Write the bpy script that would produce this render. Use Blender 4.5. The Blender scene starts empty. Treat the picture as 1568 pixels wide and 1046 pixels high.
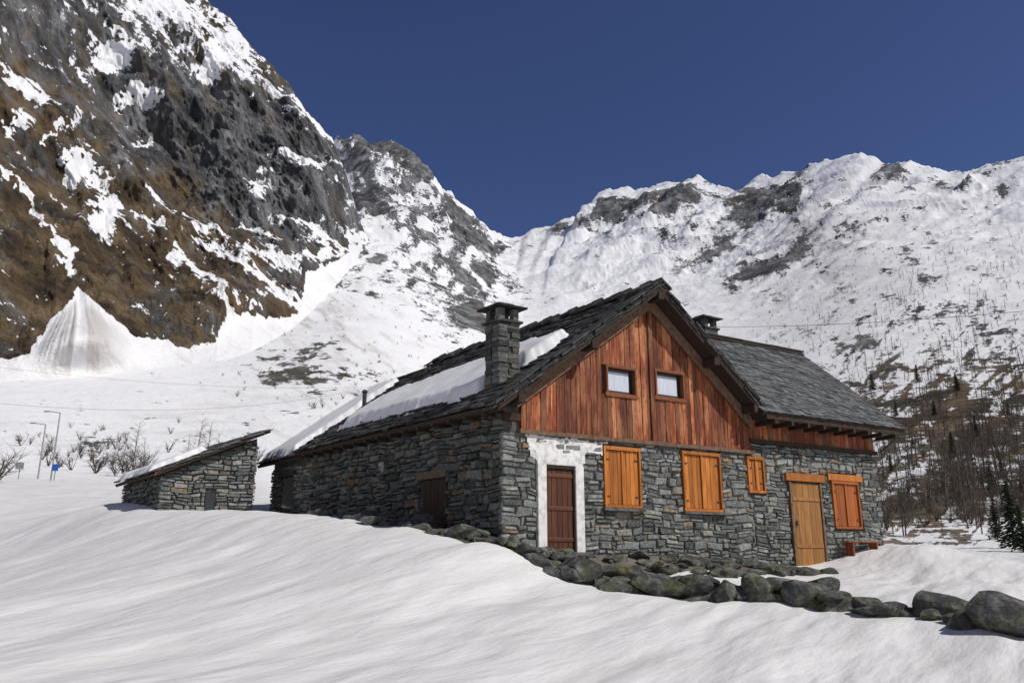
import bpy, bmesh, math, random
import numpy as np
from mathutils import Vector
random.seed(7); rng=np.random.default_rng(7)
scene=bpy.context.scene
PITCH=math.radians(14.66); CP,SP=math.cos(PITCH),math.sin(PITCH); FOC=1250.0

# ---------- survey helpers : sighting (u,v) -> bearing, slope tangent ----------
def sight(u,v):
    a=(u-784)/FOC; b=(523-v)/FOC
    y=CP-b*SP; h=math.hypot(a,y)
    return math.atan2(a,y),(SP+b*CP)/h
def spt(u,v,r):
    az,e=sight(u,v); return (r*math.sin(az),r*math.cos(az),r*e)

# ---------- numpy noise ----------
def _h(xi,yi,s):
    h=(xi*374761393+yi*668265263+s*144269504)&0xffffffff
    h=((h^(h>>13))*1274126177)&0xffffffff
    h=((h^(h>>15))*1103515245)&0xffffffff
    return ((h^(h>>16))&0xffffffff)/2147483648.0-1.0
def vn(x,y,s=0):
    x=np.asarray(x,float); y=np.asarray(y,float)
    xf=np.floor(x); yf=np.floor(y); xi=xf.astype(np.int64); yi=yf.astype(np.int64)
    fx=x-xf; fy=y-yf; fx=fx*fx*fx*(fx*(fx*6-15)+10); fy=fy*fy*fy*(fy*(fy*6-15)+10)
    a=_h(xi,yi,s);b=_h(xi+1,yi,s);c=_h(xi,yi+1,s);d=_h(xi+1,yi+1,s)
    return (a*(1-fx)+b*fx)*(1-fy)+(c*(1-fx)+d*fx)*fy
def fbm(x,y,s=0,o=5,g=.5):
    t=0;a=1;n=0
    for i in range(o):
        c,sn=math.cos(.6*i),math.sin(.6*i)
        t=t+a*vn((x*c-y*sn)*2**i,(x*sn+y*c)*2**i,s+i*17); n+=a; a*=g
    return t/n
def ridged(x,y,s=0,o=5,g=.5):
    t=0;a=1;n=0
    for i in range(o):
        c,sn=math.cos(.5*i),math.sin(.5*i)
        t=t+a*(1-2*np.abs(vn((x*c-y*sn)*2**i,(x*sn+y*c)*2**i,s+i*13))); n+=a; a*=g
    return t/n
def sm(a,b,x):
    t=np.clip((x-a)/(b-a),0,1); return t*t*(3-2*t)

# ---------- materials ----------
def newmat(name,rough=.9):
    m=bpy.data.materials.new(name); m.use_nodes=True
    nt=m.node_tree; b=nt.nodes['Principled BSDF']; b.inputs['Roughness'].default_value=rough
    b.inputs['Specular IOR Level'].default_value=.25
    return m,nt,b
def nd(nt,t,**k):
    n=nt.nodes.new(t)
    for a,v in k.items():
        if a.startswith('i_'):
            n.inputs[a[2:].replace('_',' ')].default_value=v
        else: setattr(n,a,v)
    return n
def ramp(nt,stops,fac):
    n=nt.nodes.new('ShaderNodeValToRGB'); e=n.color_ramp.elements
    while len(e)<len(stops): e.new(.5)
    for i,(p,c) in enumerate(stops):
        e[i].position=p; e[i].color=(c[0],c[1],c[2],1)
    nt.links.new(fac,n.inputs[0]); return n.outputs[0]
def mix(nt,f,a,b,bt='MIX'):
    n=nt.nodes.new('ShaderNodeMix'); n.data_type='RGBA'; n.blend_type=bt
    for i,v in ((0,f),(6,a),(7,b)):
        if hasattr(v,'is_linked') or hasattr(v,'links'): nt.links.new(v,n.inputs[i])
        else: n.inputs[i].default_value=v if i==0 else (v[0],v[1],v[2],1)
    return n.outputs[2]
def noise(nt,scale,detail=5,rough=.55,stretch=None,coord='Object',rot=0):
    tc=nt.nodes.new('ShaderNodeTexCoord'); o=tc.outputs[coord]
    if rot:
        mp=nt.nodes.new('ShaderNodeMapping'); mp.inputs['Rotation'].default_value=(0,0,rot)
        nt.links.new(o,mp.inputs[0]); o=mp.outputs[0]
    if stretch:
        mp=nt.nodes.new('ShaderNodeMapping'); mp.inputs['Scale'].default_value=stretch
        nt.links.new(o,mp.inputs[0]); o=mp.outputs[0]
    n=nd(nt,'ShaderNodeTexNoise',i_Scale=scale,i_Detail=detail,i_Roughness=rough)
    nt.links.new(o,n.inputs['Vector']); return n.outputs['Fac']
def bump(nt,b,h,strength=.5,dist=.02,prev=None):
    n=nd(nt,'ShaderNodeBump',i_Strength=strength,i_Distance=dist)
    nt.links.new(h,n.inputs['Height'])
    if prev: nt.links.new(prev,n.inputs['Normal'])
    nt.links.new(n.outputs[0],b.inputs['Normal']); return n.outputs[0]
def island(nt):
    return nt.nodes.new('ShaderNodeNewGeometry').outputs['Random Per Island']
def attr(nt,name):
    n=nt.nodes.new('ShaderNodeAttribute'); n.attribute_name=name; return n.outputs['Fac']
def math_(nt,op,a,b):
    n=nt.nodes.new('ShaderNodeMath'); n.operation=op
    for i,v in enumerate((a,b)):
        if hasattr(v,'links'): nt.links.new(v,n.inputs[i])
        else: n.inputs[i].default_value=v
    return n.outputs[0]

def stone_mat(name,dark=1.0):
    m,nt,b=newmat(name,.92)
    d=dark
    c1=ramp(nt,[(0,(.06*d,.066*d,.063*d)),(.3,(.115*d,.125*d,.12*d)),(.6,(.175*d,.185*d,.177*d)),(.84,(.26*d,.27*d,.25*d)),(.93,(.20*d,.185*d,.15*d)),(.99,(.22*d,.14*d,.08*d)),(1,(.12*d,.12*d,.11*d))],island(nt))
    n1=noise(nt,9,6,.65)
    c=mix(nt,.75,c1,ramp(nt,[(.3,(.3,.3,.3)),(.5,(.5,.5,.5)),(.66,(.88,.87,.83))],n1),'OVERLAY')
    n2=noise(nt,22,4,.75)
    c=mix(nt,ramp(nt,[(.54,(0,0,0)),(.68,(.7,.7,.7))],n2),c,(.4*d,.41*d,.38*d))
    nt.links.new(c,b.inputs['Base Color']); bump(nt,b,n1,1,.04); return m
M_stone=stone_mat('stone_masonry'); M_stoneShade=stone_mat('stone_masonry_shaded',.5)  # second one is the same masonry with the side wall's shade darkened into its colour
def simple(name,stops,scale,detail=5,stretch=None,rough=.9,bs=.5,bd=.01,isl=0,coord='Object'):
    m,nt,b=newmat(name,rough); n=noise(nt,scale,detail,.6,stretch,coord)
    c=ramp(nt,stops,n)
    if isl: c=mix(nt,isl,c,ramp(nt,[(0,(.15,.15,.15)),(1,(.8,.8,.8))],island(nt)),'OVERLAY')
    nt.links.new(c,b.inputs['Base Color']); bump(nt,b,n,bs,bd); return m
M_mortar=simple('mortar_shadow',[(.3,(.05,.05,.045)),(.7,(.17,.165,.15))],6)
M_slab=simple('stone_roof_slab',[(.3,(.017,.017,.017)),(.55,(.045,.045,.045)),(.72,(.115,.115,.105))],5,6,isl=.8,bs=.8,bd=.02)
M_slab2=simple('stone_roof_slab_grey',[(.3,(.065,.068,.068)),(.7,(.14,.145,.145))],5,6,isl=.6,bs=.6,bd=.01)
M_dwood=simple('dark_old_wood',[(.3,(.018,.012,.009)),(.7,(.06,.04,.028))],3,6,(8,8,.6),bs=.5)
M_plaster=simple('white_lime_plaster',[(.3,(.45,.44,.42)),(.5,(.7,.69,.67)),(.7,(.8,.79,.77))],7,6,bs=.6,bd=.015)
def gable_mat():
    m,nt,b=newmat('weathered_red_board',.6)
    n=noise(nt,2.2,6,.65,(9,9,.55)); n2=noise(nt,1.1,4,.6,(2.5,2.5,.7))
    c=ramp(nt,[(.3,(.04,.013,.008)),(.43,(.15,.037,.014)),(.56,(.27,.07,.025)),(.7,(.47,.21,.1))],n)
    c=mix(nt,ramp(nt,[(.48,(0,0,0)),(.62,(.7,.7,.7))],n2),c,(.42,.18,.08))
    c=mix(nt,.85,c,ramp(nt,[(0,(.17,.17,.17)),(.8,(.6,.6,.6)),(1,(.85,.84,.8))],island(nt)),'OVERLAY')
    n3=noise(nt,5,5,.6,(7,7,.8)); c=mix(nt,ramp(nt,[(.54,(0,0,0)),(.63,(.85,.85,.85))],n3),c,(.045,.02,.013))
    nt.links.new(c,b.inputs['Base Color']); bump(nt,b,n,.4,.01); return m
M_gable=gable_mat()
M_shut=simple('orange_larch_wood',[(.3,(.24,.07,.012)),(.5,(.42,.14,.024)),(.7,(.53,.21,.05))],2.2,6,(10,10,.7),rough=.5,isl=.5,bs=.25,bd=.005)
M_shutd=simple('reddish_shutter_wood',[(.3,(.24,.065,.015)),(.7,(.4,.12,.028))],2.5,6,(10,10,.7),rough=.5,isl=.4,bs=.25,bd=.005)
M_frame=simple('window_frame_wood',[(.3,(.10,.03,.014)),(.7,(.26,.09,.035))],2.5,6,(10,10,10),rough=.6,isl=.4,bs=.25,bd=.005)
M_dooro=simple('ochre_door_wood',[(.3,(.17,.075,.02)),(.7,(.38,.19,.06))],2.5,6,(10,10,.6),rough=.6,isl=.5,bs=.3,bd=.005)
M_doord=simple('brown_door_wood',[(.3,(.05,.018,.01)),(.7,(.15,.055,.027))],3,6,(10,10,.6),rough=.5,isl=.4,bs=.3,bd=.005)
M_barge=simple('greyed_barge_wood',[(.3,(.09,.05,.032)),(.7,(.22,.14,.095))],3,6,(3,3,3),bs=.3)
M_glass,nt,b=newmat('window_glass',.08); b.inputs['Base Color'].default_value=(.02,.025,.03,1); b.inputs['Specular IOR Level'].default_value=.6
M_curt=simple('white_curtain',[(.3,(.42,.46,.52)),(.7,(.66,.7,.76))],4,3,(12,12,.5))
M_metal=simple('dark_metal',[(.3,(.03,.03,.03)),(.7,(.07,.07,.07))],8,rough=.5)
M_pole=simple('galvanised_pole',[(.3,(.2,.2,.2)),(.7,(.35,.35,.35))],8,rough=.5)
M_blue=simple('blue_sign_paint',[(.3,(.02,.09,.4)),(.7,(.03,.12,.5))],3,rough=.4)
M_bark=simple('bare_larch_bark',[(.3,(.09,.075,.062)),(.7,(.2,.175,.15))],.6,4)
M_twig=simple('brown_twigs',[(.3,(.045,.036,.03)),(.7,(.13,.105,.085))],.2,4)
M_needle=simple('spruce_needles',[(.3,(.01,.02,.01)),(.7,(.04,.06,.028))],.8,4)
def rock_mat():
    m,nt,b=newmat('lichen_rock',.92); n=noise(nt,5,8,.7); n2=noise(nt,2.3,5,.6)
    c=ramp(nt,[(.3,(.022,.023,.022)),(.5,(.068,.07,.066)),(.68,(.2,.2,.18))],n)
    c=mix(nt,ramp(nt,[(.5,(0,0,0)),(.64,(.75,.75,.75))],n2),c,ramp(nt,[(.4,(.045,.05,.022)),(.65,(.17,.17,.075))],n))
    nt.links.new(c,b.inputs['Base Color']); bump(nt,b,n,1,.05); return m
M_rock=rock_mat()
def snow_mat():
    m,nt,b=newmat('old_snow',.75)
    n=noise(nt,1.2,6,.6,(1,2.2,1))
    c=ramp(nt,[(.3,(.64,.635,.63)),(.6,(.76,.76,.765))],n)
    nt.links.new(c,b.inputs['Base Color']); bump(nt,b,noise(nt,14,5,.65),.35,.02); return m
M_snow=snow_mat()
def terrain_mat(name,far,mid,nearsnow):
    m,nt,b=newmat(name,.85)
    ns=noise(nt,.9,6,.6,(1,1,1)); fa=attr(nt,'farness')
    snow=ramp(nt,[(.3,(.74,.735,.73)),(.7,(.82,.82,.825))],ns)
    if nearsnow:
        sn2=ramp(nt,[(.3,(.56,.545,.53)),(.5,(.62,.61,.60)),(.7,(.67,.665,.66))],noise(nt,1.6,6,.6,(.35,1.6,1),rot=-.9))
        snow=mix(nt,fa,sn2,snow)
    dirt=attr(nt,'dirt')
    snow=mix(nt,dirt,snow,(.46,.42,.38))
    nr=noise(nt,.03,9,.74); nf=noise(nt,.25,6,.7); nm=noise(nt,.05,7,.7)
    brown=ramp(nt,[(.38,(.03,.023,.015)),(.5,(.115,.078,.04)),(.62,(.235,.17,.095))],nr)
    grey=ramp(nt,[(.38,(.03,.032,.034)),(.5,(.115,.118,.12)),(.62,(.3,.3,.295))],noise(nt,.035,9,.76,(1,1,.4)))
    rock=mix(nt,attr(nt,'tone'),brown,grey)
    mk=attr(nt,'rockmask')
    mk2=math_(nt,'ADD',mk,math_(nt,'MULTIPLY',math_(nt,'SUBTRACT',nf,.5),1.0))
    mk2=math_(nt,'ADD',mk2,math_(nt,'MULTIPLY',math_(nt,'SUBTRACT',nm,.5),1.0))
    mk2=math_(nt,'ADD',mk2,math_(nt,'MULTIPLY',math_(nt,'SUBTRACT',fa,1.0),.12))
    f=ramp(nt,[(.45,(0,0,0)),(.52,(1,1,1))],mk2)
    c=mix(nt,f,snow,rock)
    nt.links.new(c,b.inputs['Base Color'])
    rk=math_(nt,'MAXIMUM',math_(nt,'MULTIPLY',f,fa),math_(nt,'MULTIPLY',fa,.22))
    hh=math_(nt,'ADD',math_(nt,'MULTIPLY',nf,far),math_(nt,'MULTIPLY',nm,mid))
    p=bump(nt,b,math_(nt,'MULTIPLY',hh,rk),.9,1.0)
    if nearsnow:
        iv=math_(nt,'SUBTRACT',1.0,fa)
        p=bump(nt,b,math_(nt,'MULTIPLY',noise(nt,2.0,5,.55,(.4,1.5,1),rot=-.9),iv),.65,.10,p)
    return m
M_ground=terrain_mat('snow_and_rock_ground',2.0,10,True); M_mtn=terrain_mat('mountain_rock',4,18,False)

# ---------- mesh builder ----------
class MB:
    def __init__(s): s.v=[];s.f=[];s.m=[]
    def add(s,vs,fs,mi=0):
        o=len(s.v); s.v+= [tuple(p) for p in vs]
        for f in fs: s.f.append([i+o for i in f]); s.m.append(mi)
    def hexa(s,c,mi=0):
        s.add(c,[(3,2,1,0),(4,5,6,7),(0,1,5,4),(1,2,6,5),(2,3,7,6),(3,0,4,7)],mi)
    def box(s,P,a0,a1,o0,o1,z0,z1,mi=0,za=None):
        zb=z1 if za is None else za
        s.hexa([P(a0,o0,z0),P(a1,o0,z0),P(a1,o1,z0),P(a0,o1,z0),P(a0,o0,z1),P(a1,o0,zb),P(a1,o1,zb),P(a0,o1,z1)],mi)
    def cyl(s,p0,p1,r0,r1,n=8,mi=0):
        p0=Vector(p0);p1=Vector(p1);d=(p1-p0).normalized();a=d.orthogonal().normalized();b=d.cross(a)
        vs=[p0+(a*math.cos(t)+b*math.sin(t))*r0 for t in [2*math.pi*i/n for i in range(n)]]
        vs+=[p1+(a*math.cos(t)+b*math.sin(t))*r1 for t in [2*math.pi*i/n for i in range(n)]]
        s.add(vs,[(i,(i+1)%n,n+(i+1)%n,n+i) for i in range(n)]+[tuple(range(n))[::-1],tuple(range(n,2*n))],mi)
    def done(s,name,mats,parent=None,smooth=False,bevel=0):
        me=bpy.data.meshes.new(name); me.from_pydata(s.v,[],s.f); 
        for m in mats: me.materials.append(m)
        me.polygons.foreach_set('material_index',s.m)
        bm=bmesh.new(); bm.from_mesh(me); bmesh.ops.recalc_face_normals(bm,faces=bm.faces); bm.to_mesh(me); bm.free()
        if smooth: me.polygons.foreach_set('use_smooth',[True]*len(me.polygons))
        ob=bpy.data.objects.new(name,me); scene.collection.objects.link(ob)
        if parent: ob.parent=parent
        if bevel:
            md=ob.modifiers.new('bev','BEVEL'); md.width=bevel; md.segments=2
        return ob
def empty(name):
    e=bpy.data.objects.new(name,None); scene.collection.objects.link(e); return e
def gridmesh(name,X,Y,Z,mats,attrs,wrap=False,smooth=True):
    nr,nc=X.shape
    co=np.stack([X,Y,Z],-1).reshape(-1,3).astype(np.float32)
    i=np.arange(nr-1)[:,None]*nc; cs=np.arange(nc if wrap else nc-1)[None,:]
    c2=(cs+1)%nc
    q=np.stack([i+cs,i+c2,i+nc+c2,i+nc+cs],-1).reshape(-1,4).astype(np.int32)
    q=q[:,::-1]
    me=bpy.data.meshes.new(name); me.vertices.add(len(co)); me.vertices.foreach_set('co',co.ravel())
    me.loops.add(q.size); me.loops.foreach_set('vertex_index',q.ravel())
    me.polygons.add(len(q)); me.polygons.foreach_set('loop_start',np.arange(0,q.size,4,dtype=np.int32))
    me.update(calc_edges=True)
    if smooth: me.polygons.foreach_set('use_smooth',np.ones(len(q),bool))
    for m in mats: me.materials.append(m)
    for k,a in attrs.items():
        at=me.attributes.new(k,'FLOAT','POINT'); at.data.foreach_set('value',a.ravel().astype(np.float32))
    me.validate(); ob=bpy.data.objects.new(name,me); scene.collection.objects.link(ob); return ob

# ---------- near ground control heights (x,y,z), eye level is z=0 ----------
ctrl=[(0,0,-1.55),(-8,2,-1.35),(8,2,-1.7),(0,6,-1.6),(-5.5,9.5,-1.34),(0,10.5,-1.48),(6.2,10.6,-1.5),(0,-10,-1.6),(-12,-8,-1.3),(12,-8,-1.9),
(-9,15,-.85),(-15,25,.05),(-10.8,18,-.6),(-19.6,32,1.2),(-23.5,38,2.4),(0,13,-1.02),(0,15.4,-.48),(-5,14,-.72),(-5,18,.15),(-9,21,.45),
(7.7,13,-1.14),(4.7,15.5,-.9),(5.7,14.8,-1.0),(6.8,13.7,-1.12),(3.4,16,-.84),(2.07,16.2,-.68),(.85,16.7,-.24),(-.3,16.9,.12),(-1.9,18.4,.47),
(-3.5,20,.76),(-4.7,21,.95),(-8.2,24,1.24),(-12.4,26.5,1.46),(-14.2,29,1.7),(-10,27,1.45),
(-.2,18.3,.08),(-3.2,22.3,.5),(-6.2,26.5,1.1),(-8.6,29.7,1.5),(2.34,20,.0),(4.9,21.6,-.15),(8.3,23.7,-.24),(10,24.8,.02),(11.3,25.7,.3),(10.8,24.2,.2),(12.5,25,.25),
(14.5,24,-.18),(7,18,-.66),(9,19.5,-.6),(10.2,17,-.7),(3.5,17.6,-.75),(1.8,18,-.4),(11,14.5,-1.05),(12,20,-.45),(3,30,1.2),(16,30,-.3)]
SKY=[(-2200,250),(-900,200),(-300,260),(0,300),(450,280),(505,222),(518,210),(528,216),(540,210),(552,214),(560,221),(568,229),(580,222),(600,220),(615,224),(622,236),(632,243),(640,258),(645,262),(652,272),(662,276),(675,288),(690,293),(698,306),(708,310),(722,320),(730,334),(745,345),(750,354),(760,357),(780,361),(800,361),(815,352),(845,346),(865,333),(885,331),(905,322),(915,297),(930,290),(950,286),(985,291),(1005,286),(1030,281),(1045,283),(1068,270),(1085,281),(1105,290),(1130,293),(1145,285),(1160,270),(1185,270),(1205,264),(1225,264),(1245,250),(1270,246),(1290,238),(1320,234),(1340,240),(1352,252),(1380,252),(1395,246),(1415,258),(1440,262),(1460,268),(1500,262),(1535,250),(1568,243),(1700,190),(2100,60),(3500,100)]
sk_az=np.array([sight(u,v)[0] for u,v in SKY]); sk_e=np.array([sight(u,v)[1] for u,v in SKY])
fa_=np.linspace(-1.6,1.6,1601); fe_=np.interp(fa_,sk_az,sk_e); ker=np.exp(-.5*(np.arange(-150,151)*.002/.06)**2); ker/=ker.sum()
fes=np.convolve(np.pad(fe_,150,mode='edge'),ker,mode='valid')
BAS=[(-2200,760),(-300,748),(0,747),(200,752),(400,762),(800,800),(1150,846),(1300,856),(1568,858),(3500,850)]
ba_az=np.array([sight(u,v)[0] for u,v in BAS]); ba_e=np.array([sight(u,v)[1] for u,v in BAS])
RL=np.array([45,90,180,380,700,1100,1500,1950.]); RR=np.array([45,75,130,240,430,680,960,1300.])
FR=np.array([0,.045,.15,.36,.54,.71,.86,1.0])
def far_nodes(az):
    a=np.clip(az,sk_az[0],sk_az[-1])
    es=np.interp(a,fa_,fes); eb=np.interp(a,ba_az,ba_e)
    back=sm(math.radians(75),math.radians(120),np.abs(az)); es=es*(1-back)+.45*back; eb=eb*(1-back)-.02*back
    w=sm(sight(880,500)[0],sight(1568,500)[0],az)
    r=RL[None,:]*(1-w[:,None])+RR[None,:]*w[:,None]
    e=eb[:,None]+(es-eb)[:,None]*FR[None,:]
    return r,e
AZD=np.concatenate([np.linspace(-math.pi,-math.radians(38),70,endpoint=False),np.linspace(-math.radians(38),math.radians(38),900),np.linspace(math.radians(38),math.pi,70,endpoint=False)[1:]])
nodes_r,nodes_e=far_nodes(AZD)
for deg in range(-180,180,20):
    rr,ee=far_nodes(np.array([math.radians(deg)]))
    for R_ in (46.,62.):
        e_=np.interp(R_,rr[0],ee[0]); ctrl.append((R_*math.sin(math.radians(deg)),R_*math.cos(math.radians(deg)),R_*e_))
ctrl=np.array(ctrl,float); n=len(ctrl)
def tk(d2): return .5*d2*np.log(d2+1e-9)
D2=((ctrl[:,None,:2]-ctrl[None,:,:2])**2).sum(-1)
A=np.zeros((n+3,n+3)); A[:n,:n]=tk(D2)+np.eye(n)*.5; A[:n,n]=1; A[:n,n+1:]=ctrl[:,:2]; A[n,:n]=1; A[n+1:,:n]=ctrl[:,:2].T
W=np.linalg.solve(A,np.concatenate([ctrl[:,2],[0,0,0]]))
def znear(x,y):
    x=np.asarray(x,float); out=W[n]+W[n+1]*x+W[n+2]*y
    for i in range(n): out=out+W[i]*tk((x-ctrl[i,0])**2+(y-ctrl[i,1])**2)
    return out
NR1,NR2=300,420
rn=np.exp(np.linspace(math.log(1.5),math.log(45),NR1,endpoint=False)); rn[0]=.2
vv=np.linspace(0,7,NR2)
Rf=np.empty((NR2,len(AZD)));Ef=np.empty_like(Rf)
for j in range(len(AZD)):
    Rf[:,j]=np.interp(vv,np.arange(8),nodes_r[j]); Ef[:,j]=np.interp(vv,np.arange(8),nodes_e[j])
def smooth_rows(A,k):
    pad=np.concatenate([2*A[:1]-A[k:0:-1],A,2*A[-1:]-A[-2:-k-2:-1]]); c=np.cumsum(np.concatenate([np.zeros((1,A.shape[1])),pad]),0)
    return (c[2*k+1:]-c[:-2*k-1])/(2*k+1)
Rf=smooth_rows(smooth_rows(Rf,25),25); Ef=smooth_rows(smooth_rows(Ef,25),25)
Rf[0]=45.0
EfS=Ef.copy()
azc=np.clip(AZD,-1.55,1.55); wfr=1-sm(1.1,1.5,np.abs(AZD))
dsk=(np.interp(azc,fa_,fe_)-np.interp(azc,fa_,fes))*wfr
frv=np.linspace(0,1,NR2)[:,None]
a0_=sight(790,400)[0]
shift=(1-frv)*(.45-1.0*sm(a0_-.12,a0_+.12,AZD))[None,:]
dk2=np.interp((AZD[None,:]-shift).ravel(),AZD,dsk).reshape(NR2,-1)
Ef=Ef+dk2*sm(.7,1,frv)
Rall=np.concatenate([np.repeat(rn[:,None],len(AZD),1),Rf, Rf[-1:]+60,Rf[-1:]+500]); Eall=np.concatenate([np.zeros((NR1,len(AZD))),Ef,Ef[-1:],Ef[-1:]*.6])
AZ=np.repeat(AZD[None,:],Rall.shape[0],0)
X=Rall*np.sin(AZ);Y=Rall*np.cos(AZ);Z=Rall*Eall
near=Rall<64
zn=np.zeros_like(Z); zn[near]=znear(X[near],Y[near])
wb=sm(36,62,Rall); ztmp=Z.copy(); ztmp[:NR1]=Rall[:NR1]*Ef[0][None,:]
Z=np.where(near,zn*(1-wb)+ztmp*wb,Z)
Z[-2]-=25
def project(x,y,z):
    yc=np.maximum(y*CP+z*SP,.1); up=-y*SP+z*CP
    return 784+FOC*x/yc, 523-FOC*up/yc
PX,PY=project(X,Y,Z)
front=(np.abs(AZ)<math.radians(60))
PX=np.where(front,PX,np.sign(AZ)*4000); PY=np.where(front,PY,500)
skyrow=np.repeat(PY[NR1+NR2-1][None,:],Rall.shape[0],0)
below=PY-skyrow
farw=sm(60,160,Rall)
fr=np.clip((Rall-45)/(Rf[-1][None,:]-45),0,1)
rug=np.interp(PX,[-500,480,520,740,800,900,1080,1120,1350,1568,2200],[.4,.4,1.6,1.3,.4,1.25,1.3,1.15,1.1,1.1,1.1])
amp=Rall*.03*rug*(.10+.9*sm(.2,.8,fr))*farw
wx_=X+60*fbm(X/200,Y/200,97,3); wy_=Y+60*fbm(X/200,Y/200,98,3)
rd=ridged(wx_/520+wy_/900,wy_/260-wx_/700,3,7,.55)
Z+=amp*(rd-.2)*(1-.85*sm(.86,1.0,fr))
Z+=farw*Rall*.0028*fbm(X/60,Y/60,11,5,.6)
rd2=ridged(wx_/70,wy_/45,21,5,.6)
Z+=farw*Rall*.006*rug*rd2*sm(.3,.8,fr)*(1-.6*sm(.93,1,fr))
Z[NR1+NR2-1]+=Rall[NR1+NR2-1]*.0028*ridged(AZD*110,AZD*0,5,5,.65)*rug[NR1+NR2-1]
nw=(1-sm(45,90,Rall))
ca,sa=math.cos(.95),math.sin(.95)
wp=.45*fbm(X/4,Y/4,36,3)
xr=X*ca+Y*sa+wp; yr=-X*sa+Y*ca+wp
Z+=nw*(.12*fbm(xr/6.0,yr/2.2,31,2)+.08*fbm(xr/2.8,yr/.85,41,2)+.028*fbm(xr/1.1,yr/.3,42,2))
# ---- masks ----
nz1=fbm(X/90,Y/90,51,6,.65); nz2=fbm(X/25,Y/25,61,5,.65)
nzs=fbm(PX/34,PY/14,71,6,.68)
nzd=fbm((PX*.85+PY*.5)/40,(-PX*.5+PY*.85)/9,73,5,.65)
nze=fbm((PX*.8-PY*.6)/55,(PX*.6+PY*.8)/7,76,5,.65)
def blob(px,py,cx,cy,rx,ry,ang=0):
    c,s=math.cos(ang),math.sin(ang); dx=px-cx; dy=py-cy
    return np.exp(-(((dx*c+dy*s)/rx)**2+((-dx*s+dy*c)/ry)**2))
p=np.full_like(PX,-.41)
bk=sm(480,530,PX)*(1-sm(745,775,PX))
p+=bk*(.36*(1-sm(40,140,below))+.55*nzd*(1-sm(90,170,below)))
p+=.22*blob(PX,PY,590,245,40,20,.5)+.3*blob(PX,PY,700,345,30,14,.6)+.25*blob(PX,PY,570,325,40,20,.6)
p+=.75*blob(PX,PY,935,318,40,22,-.15)*sm(5,14,below)+.6*blob(PX,PY,1030,318,60,24,-.15)*sm(5,14,below)
p+=.45*blob(PX,PY,1160,315,45,34,-.6)+.4*blob(PX,PY,1110,360,60,14,-.7)+.5*blob(PX,PY,1370,262,34,12)+.35*blob(PX,PY,1215,300,12,40,.3)
p+=.95*blob(PX,PY,1165,415,46,13,-.45)+.35*blob(PX,PY,1050,395,40,18,-.3)+.4*blob(PX,PY,1215,395,50,12,-.8)+.3*blob(PX,PY,850,350,60,12,-.2)
p+=.28*blob(PX,PY,640,450,170,70,.6)+.4*blob(PX,PY,520,440,34,7,.2)+.24*blob(PX,PY,480,560,120,40,.3)+.36*blob(PX,PY,715,480,50,25,.2)+.35*blob(PX,PY,440,575,60,18,.2)
p+=.25*blob(PX,PY,150,690,60,30,.4)+.3*blob(PX,PY,40,620,30,8,.1)
p+=sm(1050,1250,PX)*.38*np.maximum(nze,0)*(1-sm(500,620,PY))*sm(10,40,below)
rs=sm(1130,1330,PX)*sm(330,560,PY)
p+=.2*rs+.16*sm(1270,1400,PX)*sm(540,640,PY)*sm(40,70,Rall)
p+=.2*blob(PX,PY,1500,640,110,60,.4)+.12*blob(PX,PY,1450,700,120,80)
mask=p+.6*nzs+.2*nz1*sm(.3,.7,fr)+(.28*rd+.18*rd2)*sm(.4,.8,fr)*rug*.8*(1-.5*bk)
mask=np.clip(.5+mask*1.0,0,1)*sm(45,75,Rall)
st=fbm((PX*.7+PY*.7)/9,(PX*-.7+PY*.7)/45,83,4,.65)
mask=np.maximum(mask,np.clip(.5+(st-.45+.22*rs),0,1)*rs*sm(45,75,Rall))
Cc=np.array([-.2,18.5]); u=np.array([.848,.530]); v=np.array([-.602,.799]); nF=np.array([.530,-.848]); nL=np.array([-.799,-.602])
dF=(X-Cc[0])*nF[0]+(Y-Cc[1])*nF[1]; tF=(X-Cc[0])*u[0]+(Y-Cc[1])*u[1]
dL=(X-Cc[0])*nL[0]+(Y-Cc[1])*nL[1]; sL=(X-Cc[0])*v[0]+(Y-Cc[1])*v[1]
nn=fbm(X/.8,Y/.8,91,4)
dm=sm(-.8,0,tF)*(1-sm(8.6,10.2,tF))*(1-sm(.9,2.4,dF+nn*.9))*(dF>-2)
dm=np.maximum(dm,(1-sm(.6,1.5,dL+nn*.7))*sm(-1.5,-.3,sL)*(1-sm(9,11,sL))*(dL>-2))
snowp=blob(X,Y,2.1,18.2,1.3,.45,-.1)
mask=np.where(Rall<40,np.clip(dm*1.25-snowp*1.4,0,1),mask)
tone=np.clip(.55+.8*nz1+.5*sm(600,400,PY)-.5*sm(500,640,PY)*sm(1200,1350,PX),0,1); tone=np.where(Rall<40,.45,tone)
dirt=np.clip(.25*sm(.1,.6,nz2)+.35*blob(PX,PY,1230,350,60,40,-.6)+.5*blob(PX,PY,500,500,90,30,.5)*sm(-.1,.4,nzd)+.35*sm(.1,.5,nzd)*sm(330,420,PX)*(1-sm(640,760,PX))*sm(380,430,PY)+.3*blob(PX,PY,1300,420,140,80,-.6)*sm(-.2,.3,nze),0,.65)*sm(60,200,Rall)
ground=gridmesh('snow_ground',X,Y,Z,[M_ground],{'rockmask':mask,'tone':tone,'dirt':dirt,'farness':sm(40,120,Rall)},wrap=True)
def gz(x,y):
    az=math.atan2(x,y); r=math.hypot(x,y); j=int(np.argmin(np.abs(AZD-az)))
    return float(np.interp(r,Rall[:,j],Z[:,j]))

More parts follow.
